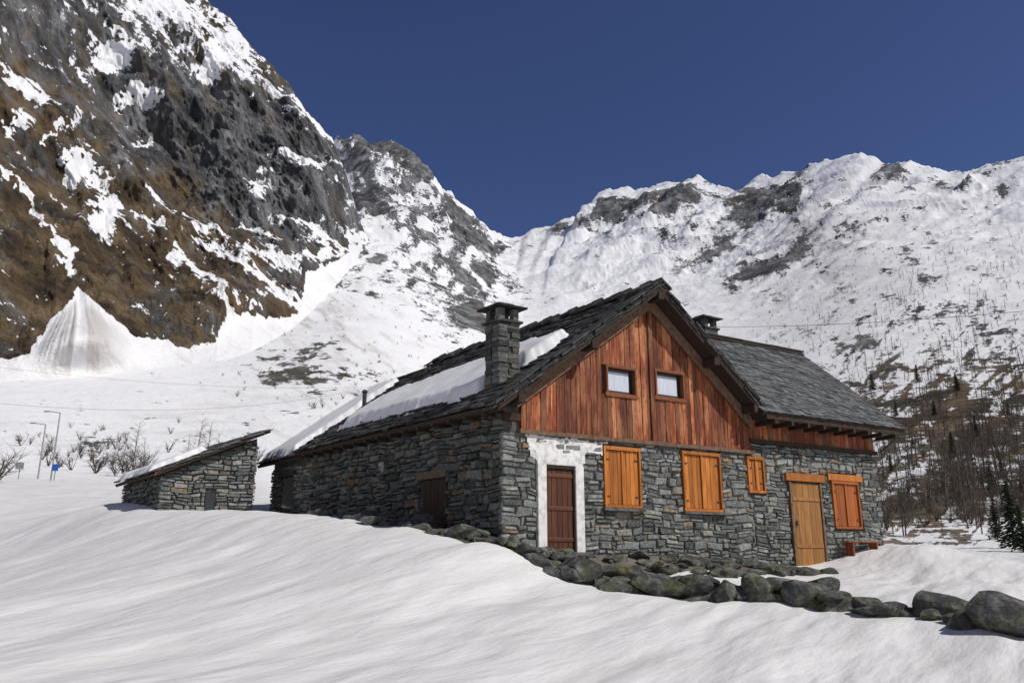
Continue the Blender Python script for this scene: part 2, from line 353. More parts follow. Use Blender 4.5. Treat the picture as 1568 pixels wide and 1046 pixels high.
# ---------- left mountain ----------
LM=[(-900,620,-600),(-400,600,-700),(0,585,-350),(150,575,-160),(240,565,-70),(300,558,-12),(330,555,8),(350,550,22),(365,545,42),(385,538,68),(400,530,84),(420,520,103),(440,508,128),(460,492,158),(475,480,178),(492,465,196),(508,450,212),(520,440,240),(532,425,275),(545,405,318),(558,385,355),(572,380,379)]
lb_az=np.array([sight(x[0],x[1])[0] for x in LM]); lc_az=np.array([sight(x[0],x[2])[0] for x in LM])
lb_e=np.array([sight(x[0],x[1])[1] for x in LM]); lc_e=np.array([sight(x[0],x[2])[1] for x in LM])
ldel=np.array([(x[1]-x[2])*float(np.interp(x[0],[-900,0,300,450,572],[.55,.75,1.15,1.5,1.6])) for x in LM])
azs=np.concatenate([np.linspace(-1.0,-math.radians(37),40,endpoint=False),np.linspace(-math.radians(37),lb_az[-1],640)])
lc_s=np.argsort(lc_az)
eb=np.interp(azs,lb_az,lb_e); ec=np.interp(azs,lc_az[lc_s],lc_e[lc_s])
rb=np.array([np.interp(eb[k],EfS[:,int(np.argmin(np.abs(AZD-azs[k])))],Rf[:,int(np.argmin(np.abs(AZD-azs[k])))]) for k in range(len(azs))])
dl=np.interp(azs,lc_az[lc_s],ldel[lc_s]); rc=rb+dl
NV=520; t=np.linspace(-.12,1,NV)[:,None]
R2=rb+(rc-rb)*np.maximum(t,0); E2=eb+(ec-eb)*t-.1*(t<0)*(-t)
AZ2=np.repeat(azs[None,:],NV,0); Z2=R2*E2
P2x,P2y=project(R2*np.sin(AZ2),R2*np.cos(AZ2),Z2)
q1=fbm(P2x/30,P2y/30,55,6,.65); q2=fbm(P2x/9,P2y/9,65,4,.65); 
q3=fbm((P2x*.8+P2y*.6)/60,(-P2x*.6+P2y*.8)/10,75,5,.65)
q4=fbm((P2x*.8+P2y*.6)/22,(-P2x*.6+P2y*.8)/7,77,5,.7)
yb=np.interp(P2x+8*q1,[-400,0,45,75,120,160,205,290,335,350,400,455,475,520,560,620],[570,552,550,500,454,492,518,537,522,488,492,480,420,398,380,380])
rocky=1-sm(-25,15,P2y-yb)
arc=AZ2*900
g1=ridged((arc+Z2*.35)/230,(Z2-arc*.3)/420,5,4,.5)
g2=ridged((arc+Z2*.5)/75,(Z2-arc*.3)/150,15,5,.54)
asc=np.clip(dl/450,.03,1)[None,:]
edge=(1-.8*sm(.9,1,t))*asc*(.04+.96*rocky)
cliff=.7+.9*blob(P2x,P2y,380,230,170,110,.5)
R2b=R2-(62*g1*(1-.6*(1-rocky))+22*g2*cliff)*edge*sm(.0,.2,t)+(8*cliff*ridged(arc/24,Z2/34,25,5,.55))*edge
cone=blob(P2x,P2y,125,570,70,90)
fanr=ridged((P2x-122)/np.maximum(14,(P2y-430)*.22),P2y/400,79,3,.5)
R2b=R2b-(42*cone+5*fanr*cone)*sm(0,.05,t)
R2b=np.maximum(R2b,R2*.8)
Z2=Z2+(t>=.995)*(8*fbm(arc/25,arc*0,35,4,.7))*asc+3*fbm(arc/40,Z2/40,45,3,.5)*edge
X2=R2b*np.sin(AZ2);Y2=R2b*np.cos(AZ2)
wx=P2x+22*q1+11*q2; wy=P2y+20*q3+11*q2
s=np.full_like(P2x,-.36)
def seg(px,py,x0,y0,x1,y1,w):
    dx,dy=x1-x0,y1-y0; L=dx*dx+dy*dy; k=np.clip(((px-x0)*dx+(py-y0)*dy)/L,0,1)
    return np.exp(-((px-x0-k*dx)**2+(py-y0-k*dy)**2)/(w*w))
s+=.72*np.maximum(blob(wx,wy,260,20,95,48,.4),blob(wx,wy,345,72,62,42,.8))
for a in [(168,90,34,13,.15),(312,110,26,20,.7),(398,285,18,14,.2),(405,262,14,8,0),(160,340,24,22,-.8),(165,310,18,18,.3),(120,255,22,24,-.6),(20,205,26,14,-.2),(25,150,36,10,.3),(470,262,32,10,.1),(110,285,14,10,0),(150,280,10,10,0),(100,390,10,10,0),(105,420,8,22,0),(500,205,22,8,.7),(230,200,14,7,0),(60,165,20,8,.6)]:
    s+=.9*blob(wx,wy,*a)
for a in [(0,270,60,330,4),(60,330,100,400,4),(225,300,262,322,5),(280,322,345,368,6),(370,372,455,405,8),(265,390,335,455,8),(335,455,360,500,8),(395,425,470,480,8),(340,380,420,440,5),(210,330,250,350,4),(420,240,500,262,5),(380,120,440,160,4),(450,160,500,205,5),(60,230,120,190,5),(130,120,110,100,5),(180,140,250,150,4),(360,330,420,370,4),(470,395,560,370,7),(300,360,380,400,5),(430,330,520,370,4)]:
    s+=.8*seg(wx,wy,*a)
s+=2.0*sm(-6,8,P2y-yb+10*q1)
s+=.14*sm(380,520,P2x)+.08*sm(220,60,P2y)-.25*blob(P2x,P2y,370,190,100,60,.8)-.12*blob(P2x,P2y,260,230,120,60,.5)
s=s+.3*q1+.4*q2+.22*q3+.42*q4
rm=np.clip(.5-s*1.0,0,1)
gr=np.clip(.3+1.0*blob(P2x,P2y,330,200,150,90,.6)+1.0*blob(P2x,P2y,470,300,90,100,.5)+.7*blob(P2x,P2y,80,60,120,60)+1.1*q1+.8*q3-.6*blob(P2x,P2y,100,400,160,110)-.7*blob(P2x,P2y,330,430,120,60,.6),0,1)
d2=np.clip(.3*sm(.0,.5,q3)+1.0*blob(P2x,P2y,128,520,50,60)*sm(-.1,.3,fanr-.2),0,.75)*sm(0,20,P2y-yb)
left_mtn=gridmesh('rocky_mountain',X2,Y2,Z2,[M_mtn],{'rockmask':rm,'tone':gr,'dirt':d2,'farness':np.ones_like(rm)})

# ================= FARMHOUSE =================
def F(a,o,z): return (Cc[0]+a*u[0]+o*nF[0],Cc[1]+a*u[1]+o*nF[1],z)
def L(a,o,z): return (Cc[0]+a*v[0]+o*nL[0],Cc[1]+a*v[1]+o*nL[1],z)
def H(t_,s_,z): return (Cc[0]+t_*u[0]+s_*v[0],Cc[1]+t_*u[1]+s_*v[1],z)
RT=4.43
def zt(t_): return 3.3+(t_+.6)*.7256 if t_<=RT else 6.95-(t_-RT)*.817
house=empty('stone_farmhouse')
mb=MB()
def prism(mb,pts,s0,s1,mi=0):
    k=len(pts); vs=[H(a,s0,z) for a,z in pts]+[H(a,s1,z) for a,z in pts]
    mb.add(vs,[tuple(range(k)),tuple(range(k,2*k))[::-1]]+[(i,(i+1)%k,k+(i+1)%k,k+i) for i in range(k)],mi)
prism(mb,[(0,-1.5),(8.0,-1.5),(8.0,zt(8.0)-.42),(RT,zt(RT)-.42),(0,zt(0)-.42)],0,10.4)
prism(mb,[(.12,-1),(7.6,-1),(7.6,zt(7.6)-.6),(RT,zt(RT)-.6),(.12,zt(.1)-.6)],10.4,14.2)
mb.box(lambda a,o,z:H(a,o,z),8.0,13.6,0.02,5.6,-1.5,3.75)
prism_pts=[(0.02,3.7),(5.6,3.7),(2.6,6.6)]
vs=[H(8.0,a,z) for a,z in prism_pts]+[H(13.6,a,z) for a,z in prism_pts]
mb.add(vs,[(0,1,2),(5,4,3),(0,1,4,3),(1,2,5,4),(2,0,3,5)])
mb.done('wall_core',[M_mortar],house)

def stones(P,a0,a1,z0,z1,holes,mat,name,parent,hmin=.08,hmax=.2,seed=1,depth=.1,lmax=.55):
    rd_=random.Random(seed); mb=MB(); z=z0
    tops=z1 if callable(z1) else (lambda a:z1)
    ph=[rd_.uniform(0,6) for _ in range(4)]
    def wobf(a,z): return .03*math.sin(a*1.3+z*1.3+ph[0])+.02*math.sin(a*3.7+z*2+ph[1])+.015*math.sin(a*9+ph[2])
    while z<max(tops(a0),tops(a1))+.1:
        h=rd_.uniform(hmin,hmax); a=a0-rd_.uniform(0,.1); first=True
        while a<a1:
            l=rd_.uniform(.12,lmax)*(.55+h*2.6); 
            if first: l=rd_.uniform(.35,.6)
            aa,ab=max(a,a0),min(a+l,a1); first=False; a+=l
            if ab-aa<.05: continue
            subs=[(z,z+h)]
            if h>.14 and rd_.random()<.45: zm=z+h*rd_.uniform(.3,.7); subs=[(z,zm),(zm,z+h)]
            for (za,zb) in subs:
                wl,wr=wobf(aa,z),wobf(ab,z)
                za_,zb_=za+(wl+wr)/2,min(zb+(wl+wr)/2,tops((aa+ab)/2))
                if zb_-za_<.03: continue
                segs=[(aa,ab)]
                for (h0,h1,k0,k1) in holes:
                    if zb_>k0+.02 and za_<k1-.02:
                        ns=[]
                        for (p_,q_) in segs:
                            if q_<=h0 or p_>=h1: ns.append((p_,q_))
                            else:
                                if h0-p_>.06: ns.append((p_,h0))
                                if q_-h1>.06: ns.append((h1,q_))
                        segs=ns
                for (p_,q_) in segs:
                    d=depth*rd_.uniform(.6,1.15); g=rd_.uniform(.002,.009); j=min(.045,(zb_-za_)*.24)
                    dl_,dr_=(wl-wr)/2,(wr-wl)/2
                    c=[(p_+g,za_+g+dl_),(q_-g,za_+g+dr_),(q_-g,zb_-g+dr_),(p_+g,zb_-g+dl_)]
                    c=[(x+rd_.uniform(-.4,1)*j*(1 if i in(0,3) else -1),min(y+rd_.uniform(-.4,1)*j*(1 if i<2 else -1),tops(x)+.01)) for i,(x,y) in enumerate(c)]
                    cx=sum(x for x,_ in c)/4; cy=sum(y for _,y in c)/4
                    ins=rd_.uniform(.8,.93)
                    fr_=[(cx+(x-cx)*ins,cy+(y-cy)*ins*.97) for x,y in c]
                    vs=[P(x,-.02,y) for x,y in c]+[P(x,d*.72,y) for x,y in c]+[P(x,d+rd_.uniform(-.015,.015),y) for x,y in fr_]
                    mb.add(vs,[(i,(i+1)%4,4+(i+1)%4,4+i) for i in range(4)]+[(4+i,4+(i+1)%4,8+(i+1)%4,8+i) for i in range(4)]+[(8,9,10),(8,10,11)])
        z+=h
    return mb.done(name,[mat],parent)
def pointing(P,a0,a1,z0,z1,holes,name,o=.035,step=.1):
    mb=MB(); na=int((a1-a0)/step); nz=int((z1-z0)/step)
    for i in range(na+1):
        for j in range(nz+1):
            a=a0+i*step; z=z0+j*step; mb.v.append(P(a,o+.012*float(vn(a*6,z*6,4)),z))
    for i in range(na):
        for j in range(nz):
            a=a0+(i+.5)*step; z=z0+(j+.5)*step
            if any(h0-.05<a<h1+.05 and k0-.05<z<k1+.05 for h0,h1,k0,k1 in holes): continue
            q=i*(nz+1)+j; mb.f.append([q,q+nz+1,q+nz+2,q+1]); mb.m.append(0)
    return mb.done(name,[M_point],house,smooth=True)
M_point=simple('lime_pointing',[(.3,(.08,.08,.075)),(.6,(.2,.195,.18)),(.75,(.34,.335,.31))],4,6)
fh=[(.86,2.17,-1,2.3),(2.78,3.97,1.1,2.62),(5.36,6.77,1.08,2.66),(7.78,8.47,1.64,2.66),(9.4,10.83,-1,2.28),(11.28,12.62,.74,2.32)]
stones(F,-.1,7.95,-1.1,2.74,fh,M_stone,'front_stonework',house,seed=3,hmin=.08,hmax=.23)
stones(F,7.95,13.68,-1.1,lambda a:3.02,fh,M_stone,'front_stonework_wing',house,seed=5,hmin=.08,hmax=.22)
pointing(F,.05,13.6,-.8,2.7,fh,'front_pointing')
lh=[(2.2,3.5,-1,2.05),(12.1,13.3,-1,2.7)]
stones(L,-.1,10.4,-1.0,3.15,lh,M_stoneShade,'side_stonework',house,seed=8,hmin=.1,hmax=.28,depth=.14)
P2_=lambda a,o,z:L(a,o-.12,z)
stones(P2_,10.4,14.2,-.5,3.0,lh,M_stone,'side_stonework_rear',house,seed=9,hmin=.08,hmax=.2)

mb=MB(); a=.42; wins=[(2.93,3.9,3.88,4.62),(4.55,5.57,3.95,4.7)]
while a<7.95:
    w=random.uniform(.12,.19); b_=min(a+w,8.0)
    o1=.10+random.uniform(0,.022)
    def top(x): return zt(x)-.43
    z0=2.80+random.uniform(-.04,.02)
    spans=[(z0,None)]
    for (w0,w1,k0,k1) in wins:
        if b_>w0+.02 and a<w1-.02: spans=[(z0,k0),(k1,None)]
    if RT-.001>a and b_>RT: b_=RT+.001
    for (s0,s1) in spans:
        ta,tb=(top(a+.006),top(b_-.006)) if s1 is None else (s1,s1)
        if min(ta,tb)>s0: mb.box(F,a+.006,b_-.006,.0,o1,s0,ta,0,za=tb)
    a=b_
mb.box(F,.36,8.05,.0,.17,2.70,2.80,1)
mb.box(F,RT-.07,RT+.07,.09,.15,2.8,zt(RT)-.5,0)
mb.done('gable_boarding',[M_gable,M_barge],house)
mb=MB()
def slopeboard(t0,t1,dz0,dz1,o0,o1,mi):
    mb.hexa([F(t0,o0,zt(t0)+dz0),F(t1,o0,zt(t1)+dz0),F(t1,o1,zt(t1)+dz0),F(t0,o1,zt(t0)+dz0),F(t0,o0,zt(t0)+dz1),F(t1,o0,zt(t1)+dz1),F(t1,o1,zt(t1)+dz1),F(t0,o1,zt(t0)+dz1)],mi)
slopeboard(.25,RT,-.66,-.32,.14,.20,0); slopeboard(RT+.01,8.0,-.66,-.32,.14,.20,0)
slopeboard(-.5,RT,-.30,-.22,.2,.62,1); slopeboard(RT+.01,8.0,-.30,-.22,.2,.62,1)
for tp in (.1,2.2,RT,6.3,7.7): mb.box(F,tp-.09,tp+.09,.1,.66,zt(tp)-.5,zt(tp)-.305,1)
mb.box(F,-.12,.3,.1,.28,2.95,3.12,1)
mb.done('bargeboards',[M_barge,M_dwood],house)
mb=MB()
for (w0,w1,k0,k1) in wins:
    mb.box(F,w0+.05,w1-.05,.0,.02,k0+.05,k1-.05,1)
    mb.box(F,w0+.1,w0+.1+(w1-w0)*.72,.025,.03,k0+.12,k1-.14,2)
    for (A0,A1,B0,B1) in ((w0-.04,w1+.04,k0-.05,k0+.05),(w0-.02,w1+.02,k1-.05,k1+.02),(w0,w0+.05,k0+.05,k1-.05),(w1-.05,w1,k0+.05,k1-.05)):
        mb.box(F,A0,A1,.0,.15,B0,B1,0)
mb.done('gable_windows',[M_frame,M_glass,M_curt,M_dwood],house,bevel=.006)
def shutter(mb,P,a0,a1,z0,z1,mi=0,leaves=2,o=.07):
    for (A0,A1,B0,B1) in ((a0-.06,a1+.06,z0-.07,z0),(a0-.06,a1+.06,z1,z1+.09),(a0-.06,a0,z0,z1),(a1,a1+.06,z0,z1)):
        mb.box(P,A0,A1,.0,o+.05,B0,B1,mi)
    W_=(a1-a0)/leaves
    for k in range(leaves):
        b0=a0+k*W_+.008; b1=a0+(k+1)*W_-.008; nb=4
        for q in range(nb):
            x0=b0+(b1-b0)*q/nb; x1=b0+(b1-b0)*(q+1)/nb
            mb.box(P,x0+.004,x1-.004,.01,o+random.uniform(-.006,.006),z0+.01,z1-.01,mi)
    mb.box(P,(a0+a1)/2-.025,(a0+a1)/2+.025,o+.008,o+.03,z0+.02,z1-.02,mi)
    for zz in (z0+.18,z1-.25):
        mb.box(P,a0-.02,a0+.12,o+.008,o+.02,zz,zz+.04,1); mb.box(P,a1-.12,a1+.02,o+.008,o+.02,zz,zz+.04,1)
mb=MB()
shutter(mb,F,2.86,3.9,1.18,2.5); shutter(mb,F,5.44,6.7,1.16,2.55); shutter(mb,F,7.85,8.4,1.72,2.56,leaves=1)
mb.box(F,5.3,6.85,.0,.2,1.02,1.08,2); mb.box(F,2.72,4.02,.0,.2,1.03,1.1,2)
mb.done('window_shutters',[M_shut,M_metal,M_mortar],house,bevel=.004)
mb=MB(); shutter(mb,F,11.37,12.5,.82,2.06); mb.box(F,11.15,12.75,.02,.14,2.15,2.34,2)
mb.done('wing_shutters',[M_shutd,M_metal,M_shut],house,bevel=.004)
mb=MB()
mb.box(F,.86,1.1,0,.13,-.3,2.03,1); mb.box(F,1.93,2.17,0,.13,-.3,2.03,1); mb.box(F,.86,2.17,0,.11,2.033,2.3,1)
for q in range(5): mb.box(F,1.14+q*.15,1.285+q*.15,0,.045,.08,1.93,0)
for zz in (.3,1.0,1.75): mb.box(F,1.16,1.88,.045,.065,zz,zz+.09,0)
mb.box(F,1.1,1.14,0,.09,.05,2.03,2); mb.box(F,1.89,1.93,0,.09,.05,2.03,2); mb.box(F,1.14,1.89,0,.09,1.95,2.03,2)
mb.box(F,1.02,2.02,0,.45,-.1,.07,3)
mb.done('front_door',[M_doord,M_plaster,M_dwood,M_mortar],house,bevel=.01)
mb=MB(); xs=np.linspace(.5,3.1,64); zs_=np.linspace(1.95,2.7,24)
for i_,x in enumerate(xs):
    for j_,z in enumerate(zs_):
        mb.v.append(F(x,.098+.026*float(fbm(x*4,z*4,3,3)),z))
for i_ in range(63):
    for j_ in range(23):
        x,z=xs[i_],zs_[j_]
        d=min(x-.58,2.95-x,z-(2.1+.22*(x>2.2)),2.7-z)+.13*float(fbm(x*2.2,z*2.2,8,4))
        if .86<x<2.15 and z<2.06: d=-1
        if 2.76<x and z<2.63: d=-1
        if d>0: mb.f.append([i_*24+j_,(i_+1)*24+j_,(i_+1)*24+j_+1,i_*24+j_+1]); mb.m.append(0)
mb.done('door_head_whitewash',[M_plaster],house,smooth=True)
mb=MB()
for q in range(5): mb.box(F,9.5+q*.246,9.74+q*.246,.02,.09,-.35,2.0,0)
mb.box(F,9.42,9.497,0,.13,-.35,2.02,1); mb.box(F,10.733,10.81,0,.13,-.35,2.02,1)
mb.box(F,9.28,10.95,.02,.16,2.05,2.27,2)
for zz in (.2,1.5): mb.box(F,9.53,10.7,.09,.115,zz,zz+.1,0)
mb.box(F,9.6,9.66,.115,.14,.8,.95,3)
mb.done('wing_door',[M_dooro,M_barge,M_shut,M_metal],house,bevel=.006)
mb=MB()
for q in range(6): mb.box(L,2.27+q*.19,2.45+q*.19,.01,.05,0,1.85,0)
mb.box(L,2.15,3.55,.0,.17,1.86,2.05,1)
mb.box(L,12.1,13.3,-.15,-.1,.8,2.65,2); mb.box(L,12.0,13.4,-.12,.03,2.65,2.82,1)
for (a_,z_) in ((7.2,1.75),(5.4,2.2)): mb.box(L,a_,a_+.3,.1,.13,z_,z_+.3,2)
mb.done('side_doors',[M_dwood,M_stoneShade,M_glass],house)
mb=MB(); a=7.95
while a<13.55:
    b_=min(a+.2,13.6); mb.box(F,a+.005,b_-.005,.0,.05+random.uniform(0,.01),3.03,3.9,0); a=b_
mb.box(F,7.95,13.65,.05,.14,3.02,3.14,1)
for k in range(9): mb.box(F,8.3+k*.68,8.4+k*.68,.05,.75,3.5,3.62,1)
mb.box(F,8.0,14.1,.62,.74,3.62,3.72,1)
mb.done('wing_boarding',[M_gable,M_dwood],house)

def roof(name,O,E,U_,n_e,row,mat,parent,th=.05,wmin=.3,wmax=.65,seed=1,deckmat=M_dwood,jit=1.0,deck=.1,lift=.0):
    rd_=random.Random(seed); O=Vector(O);E=Vector(E);U_=Vector(U_); LE,LU=E.length,U_.length; e=E/LE; uu=U_/LU; N=e.cross(uu).normalized()
    if N.z<0: N=-N
    mb=MB()
    q=[O,O+E,O+E+U_,O+U_]; mb.hexa([p-N*.2 for p in q]+[p-N*(.2-deck) for p in q],1)
    up=0
    while up<LU+.02:
        a=-rd_.uniform(0,.25)
        while a<LE:
            w=rd_.uniform(wmin,wmax); a0=max(a,-.06*rd_.random()); a1=min(a+w,LE+.06*rd_.random()); a+=w
            if a1-a0<.08: continue
            t_=th*rd_.uniform(.6,1.3); l=row*rd_.uniform(1.7,2.1); f=-rd_.uniform(0,.07)*jit
            l=min(l,LU-up+.08)
            if l<.05: continue
            sag=-.05*math.sin(a*.55+1)*jit*math.sin(up*.5)
            base=N*(-.1+th*.9+rd_.uniform(-.018,.018)*jit+lift+sag*.5); tilt=N*(th*1.1)
            tw=rd_.uniform(-.035,.035)*jit
            p=[O+e*(a0+.006)+uu*(up+f+tw)+base, O+e*(a1-.006)+uu*(up+f-tw)+base, O+e*(a1-.006)+uu*(up+l)+base-tilt, O+e*(a0+.006)+uu*(up+l)+base-tilt]
            lo=[p[0]+uu*rd_.uniform(0,.06)*jit,p[1]+uu*rd_.uniform(0,.05)*jit,p[2],p[3]]
            mb.hexa(lo+[x+N*t_ for x in lo],0)
        up+=row*rd_.uniform(.9,1.1)
    return mb.done(name,[mat,deckmat],parent)
vv3=Vector((v[0],v[1],0)); uu3=Vector((u[0],u[1],0))
O=Vector(H(-.6,-.62,3.3)); Ul=uu3*5.03+Vector((0,0,3.65))
roof('roof_left_slope',O,vv3*11.3,Ul,0,.24,M_slab,house,seed=2,th=.06)
O2=Vector(H(-.45,10.6,3.22)); roof('roof_left_slope_rear',O2,vv3*3.95,uu3*4.88+Vector((0,0,3.53)),0,.24,M_slab,house,seed=4,th=.06)
Or=Vector(H(8.25,-.62,zt(8.25))); roof('roof_right_slope',Or,vv3*11.3,uu3*(RT-8.25)+Vector((0,0,6.95-zt(8.25))),0,.24,M_slab,house,seed=6,th=.06)
roof('roof_right_slope_rear',H(8.1,10.6,zt(8.1)-.2),vv3*3.95,uu3*(RT-8.1)+Vector((0,0,6.75-(zt(8.1)-.2))),0,.26,M_slab,house,seed=7,th=.06)
Ow=Vector(H(7.75,-.85,3.86)); roof('wing_roof_front',Ow,uu3*6.4,vv3*3.45+Vector((0,0,3.12)),0,.15,M_slab2,house,seed=10,th=.025,wmin=.22,wmax=.42,jit=.5)
roof('wing_roof_back',H(7.75,6.05,3.86),uu3*6.4,vv3*-3.45+Vector((0,0,3.12)),0,.2,M_slab2,house,seed=11,th=.025,jit=.4)
mb=MB()
for k in range(30):
    s0=-.7+k*.38+random.uniform(-.05,.05)
    c=H(RT,s0,6.95+.03*math.sin(k*2.3)); pz=c[2]
    for sd in (-1,1):
        w=random.uniform(.25,.42)
        q=[H(RT-.03*sd,s0,pz+.05),H(RT+w*sd,s0,pz-w*.72+.05),H(RT+w*sd,s0+.42,pz-w*.72+.02),H(RT-.03*sd,s0+.42,pz+.02)]
        mb.hexa(q+[(x,y,z+.06) for x,y,z in q])
for side in (0,1):
    k=-.6 if side==0 else RT+.1
    while k<(RT-.1 if side==0 else 8.3):
        w=random.uniform(.25,.5)
        for lay in range(3):
            o0=.54-random.uniform(0,.17)
            zz=-.2+lay*.085+random.uniform(-.01,.02)
            k1=min(k+w,RT if side==0 else 8.3)
            q=[F(k,o0-.3,zt(k)+zz),F(k1,o0-.3,zt(k1)+zz),F(k1,o0+.16,zt(k1)+zz),F(k,o0+.16,zt(k)+zz)]
            mb.hexa(q+[(x,y,z+.06) for x,y,z in q])
        k+=w*.8
mb.done('ridge_and_verge_slabs',[M_slab],house)
mb=MB(); mb.box(L,-.5,10.5,.3,.42,3.12,3.22)
for k in range(15): mb.box(L,.1+k*.72,.2+k*.72,.02,.5,3.06,3.16)
mb.done('side_eave_beams',[M_dwood],house)

def chimney(name,ct,cs,zb,zn_,w,parent,seed):
    def B(a0,o,z): return H(ct+a0,cs-o,z)
    mb=MB(); h=w/2
    mb.box(lambda a,o,z:B(a,o,z),-h+.05,h-.05,-h+.05,h-.05,zb,zn_)
    rd_=random.Random(seed); z=zb
    while z<zn_-.01:
        hh=min(rd_.uniform(.06,.15),zn_-z)
        for sx in (-1,1):
            for sy in (-1,1):
                a0,a1=(-h,rd_.uniform(-.08,.08)) if sx<0 else (rd_.uniform(-.08,.08),h)
                o0,o1=(-h,-.02) if sy<0 else (.02,h)
                jj=lambda: rd_.uniform(-.018,.018)
                mb.box(B,a0+.006+jj(),a1-.006+jj(),o0+jj(),o1+jj(),z+.004,z+hh-.004,1)
        z+=hh
    mb.box(B,-h-.06,h+.06,-h-.06,h+.06,zn_,zn_+.06,2)
    for sx in (-1,1):
        for sy in (-1,1):
            mb.box(B,sx*(h-.1)-.08,sx*(h-.1)+.08,sy*(h-.1)-.08,sy*(h-.1)+.08,zn_+.06,zn_+.36,1)
    mb.box(B,-h-.15,h+.13,-h-.13,h+.15,zn_+.36,zn_+.41,2)
    mb.box(B,-h-.04,h+.06,-h-.06,h+.02,zn_+.41,zn_+.46,2); mb.box(B,-h+.08,h-.1,-h+.1,h-.1,zn_+.46,zn_+.52,2)
    return mb.done(name,[M_mortar,M_stoneShade,M_slab],parent,bevel=.008)
chimney('chimney',.52,.8,3.4,5.5,.6,house,1)
chimney('wing_chimney',10.9,3.9,5.0,7.55,.62,house,2)
mb=MB(); c=H(1.2,9.5,0); mb.cyl((c[0],c[1],4.3),(c[0],c[1],5.25),.07,.07,10); mb.cyl((c[0],c[1],5.25),(c[0],c[1],5.33),.12,.05,10); mb.done('stove_pipe',[M_metal],house)

def roofsnow(name,fn,s0,s1,t0,t1,zfn,parent,ns=150,ntt=60,th=.2):
    S=np.linspace(s0,s1,ns);T=np.linspace(t0,t1,ntt); SS,TT=np.meshgrid(S,T,indexing='ij')
    d=fn(SS,TT)+.2*fbm(SS/.7,TT/.7,7,4)+.07*fbm(SS/.15,TT/.15,9,2)
    h=th*sm(0,.16,d)*(1+.25*fbm(SS/1.2,TT/.8,13,3))
    mb=MB()
    for i in range(ns):
        for j in range(ntt):
            s_,t_=SS[i,j],TT[i,j]; mb.v.append(H(t_,s_,zfn(t_)-.05+h[i,j]+(.02 if d[i,j]>0 else -.06)))
    for i in range(ns-1):
        for j in range(ntt-1):
            if max(d[i,j],d[i+1,j],d[i,j+1],d[i+1,j+1])>0:
                mb.f.append([i*ntt+j,(i+1)*ntt+j,(i+1)*ntt+j+1,i*ntt+j+1]); mb.m.append(0)
    return mb.done(name,[M_snow],parent,smooth=True)
def f1(S,T):
    lo=T-(.05+.01*S); hi=(2.45-.05*S-.12*np.maximum(S-6,0))-T
    rt=S-.75; lf=9.0-S
    cut=np.where(S<1.35,T-1.2,9)
    return np.minimum(np.minimum(lo,hi),np.minimum(np.minimum(rt,lf),cut))
roofsnow('roof_snow',f1,.3,9.4,-.4,2.9,lambda t_:zt(t_)+.06,house,th=.24)
def f2(S,T): return np.minimum(np.minimum(S-(11.6+.25*T),14.45-S),np.minimum(T+.3,4.1-T))
roofsnow('roof_snow_rear',f2,11,14.6,-.4,4.4,lambda t_:3.22+(t_+.45)*.723+.08,house,80,80,.14)
mb=MB(); mb.cyl(F(13.75,.5,3.75),F(14.3,.55,3.6),.035,.035); mb.cyl(F(14.25,.55,3.6),F(13.7,.16,3.1),.03,.03); mb.done('gutter_bracket',[M_metal],house)
bench=empty('wooden_bench')
mb=MB(); 
for o in (.2,.36): mb.box(F,11.3,12.8,o,o+.14,.36,.4)
mb.done('seat',[M_gable],bench,bevel=.008)
mb=MB()
for a in (11.5,12.6): mb.box(F,a,a+.06,.22,.48,-.3,.355)
mb.done('legs',[M_gable],bench)

# ================= SHED =================
shed=empty('stone_shed')
S0=np.array([-11.0,26.0])
def SF(a,o,z): return (S0[0]+a*u[0]+o*nF[0],S0[1]+a*u[1]+o*nF[1],z)
def SL(a,o,z): return (S0[0]+a*v[0]+o*nL[0],S0[1]+a*v[1]+o*nL[1],z)
def SH(t_,s_,z): return (S0[0]+t_*u[0]+s_*v[0],S0[1]+t_*u[1]+s_*v[1],z)
zs=lambda t_:2.68+t_*.47
mb=MB(); pts=[(0,0),(2.83,0),(2.83,zs(2.83)-.2),(0,zs(0)-.2)]
vs=[SH(a,0,z) for a,z in pts]+[SH(a,5.1,z) for a,z in pts]; mb.add(vs,[(0,1,2,3),(7,6,5,4)]+[(i,(i+1)%4,4+(i+1)%4,4+i) for i in range(4)]); mb.done('wall_core',[M_mortar],shed)
stones(SF,-.08,2.88,.6,lambda a:zs(a)-.22,[(1.3,1.62,1.0,2.0)],M_stone,'front_stonework',shed,seed=21)
stones(SL,-.08,5.1,.6,2.45,[],M_stoneShade,'side_stonework',shed,seed=22)
mb=MB(); mb.hexa([SF(-.3,.3,zs(-.3)-.14),SF(3.0,.3,zs(3.0)-.14),SF(3.0,.36,zs(3.0)-.14),SF(-.3,.36,zs(-.3)-.14),SF(-.3,.3,zs(-.3)-.05),SF(3.0,.3,zs(3.0)-.05),SF(3.0,.36,zs(3.0)-.05),SF(-.3,.36,zs(-.3)-.05)]); 
mb.box(SF,1.32,1.6,0,.04,1.0,1.98,1)
mb.done('fascia_board',[M_shut,M_glass],shed)
Os=Vector(SH(-.35,-.40,zs(-.35)+.06)); roof('shed_roof',Os,vv3*5.7,uu3*3.4+Vector((0,0,3.4*.47)),0,.2,M_slab2,shed,seed=30,th=.05)
_H=H
def H(t_,s_,z): return SH(t_,s_,z)
def f3(S,T): return np.minimum(np.minimum(S-.9-.3*T,5.2-S),np.minimum(T+.25,1.75-T))
roofsnow('roof_snow',f3,0,5.4,-.4,2.4,lambda t_:zs(t_)+.1,shed,80,50,.16)
H=_H

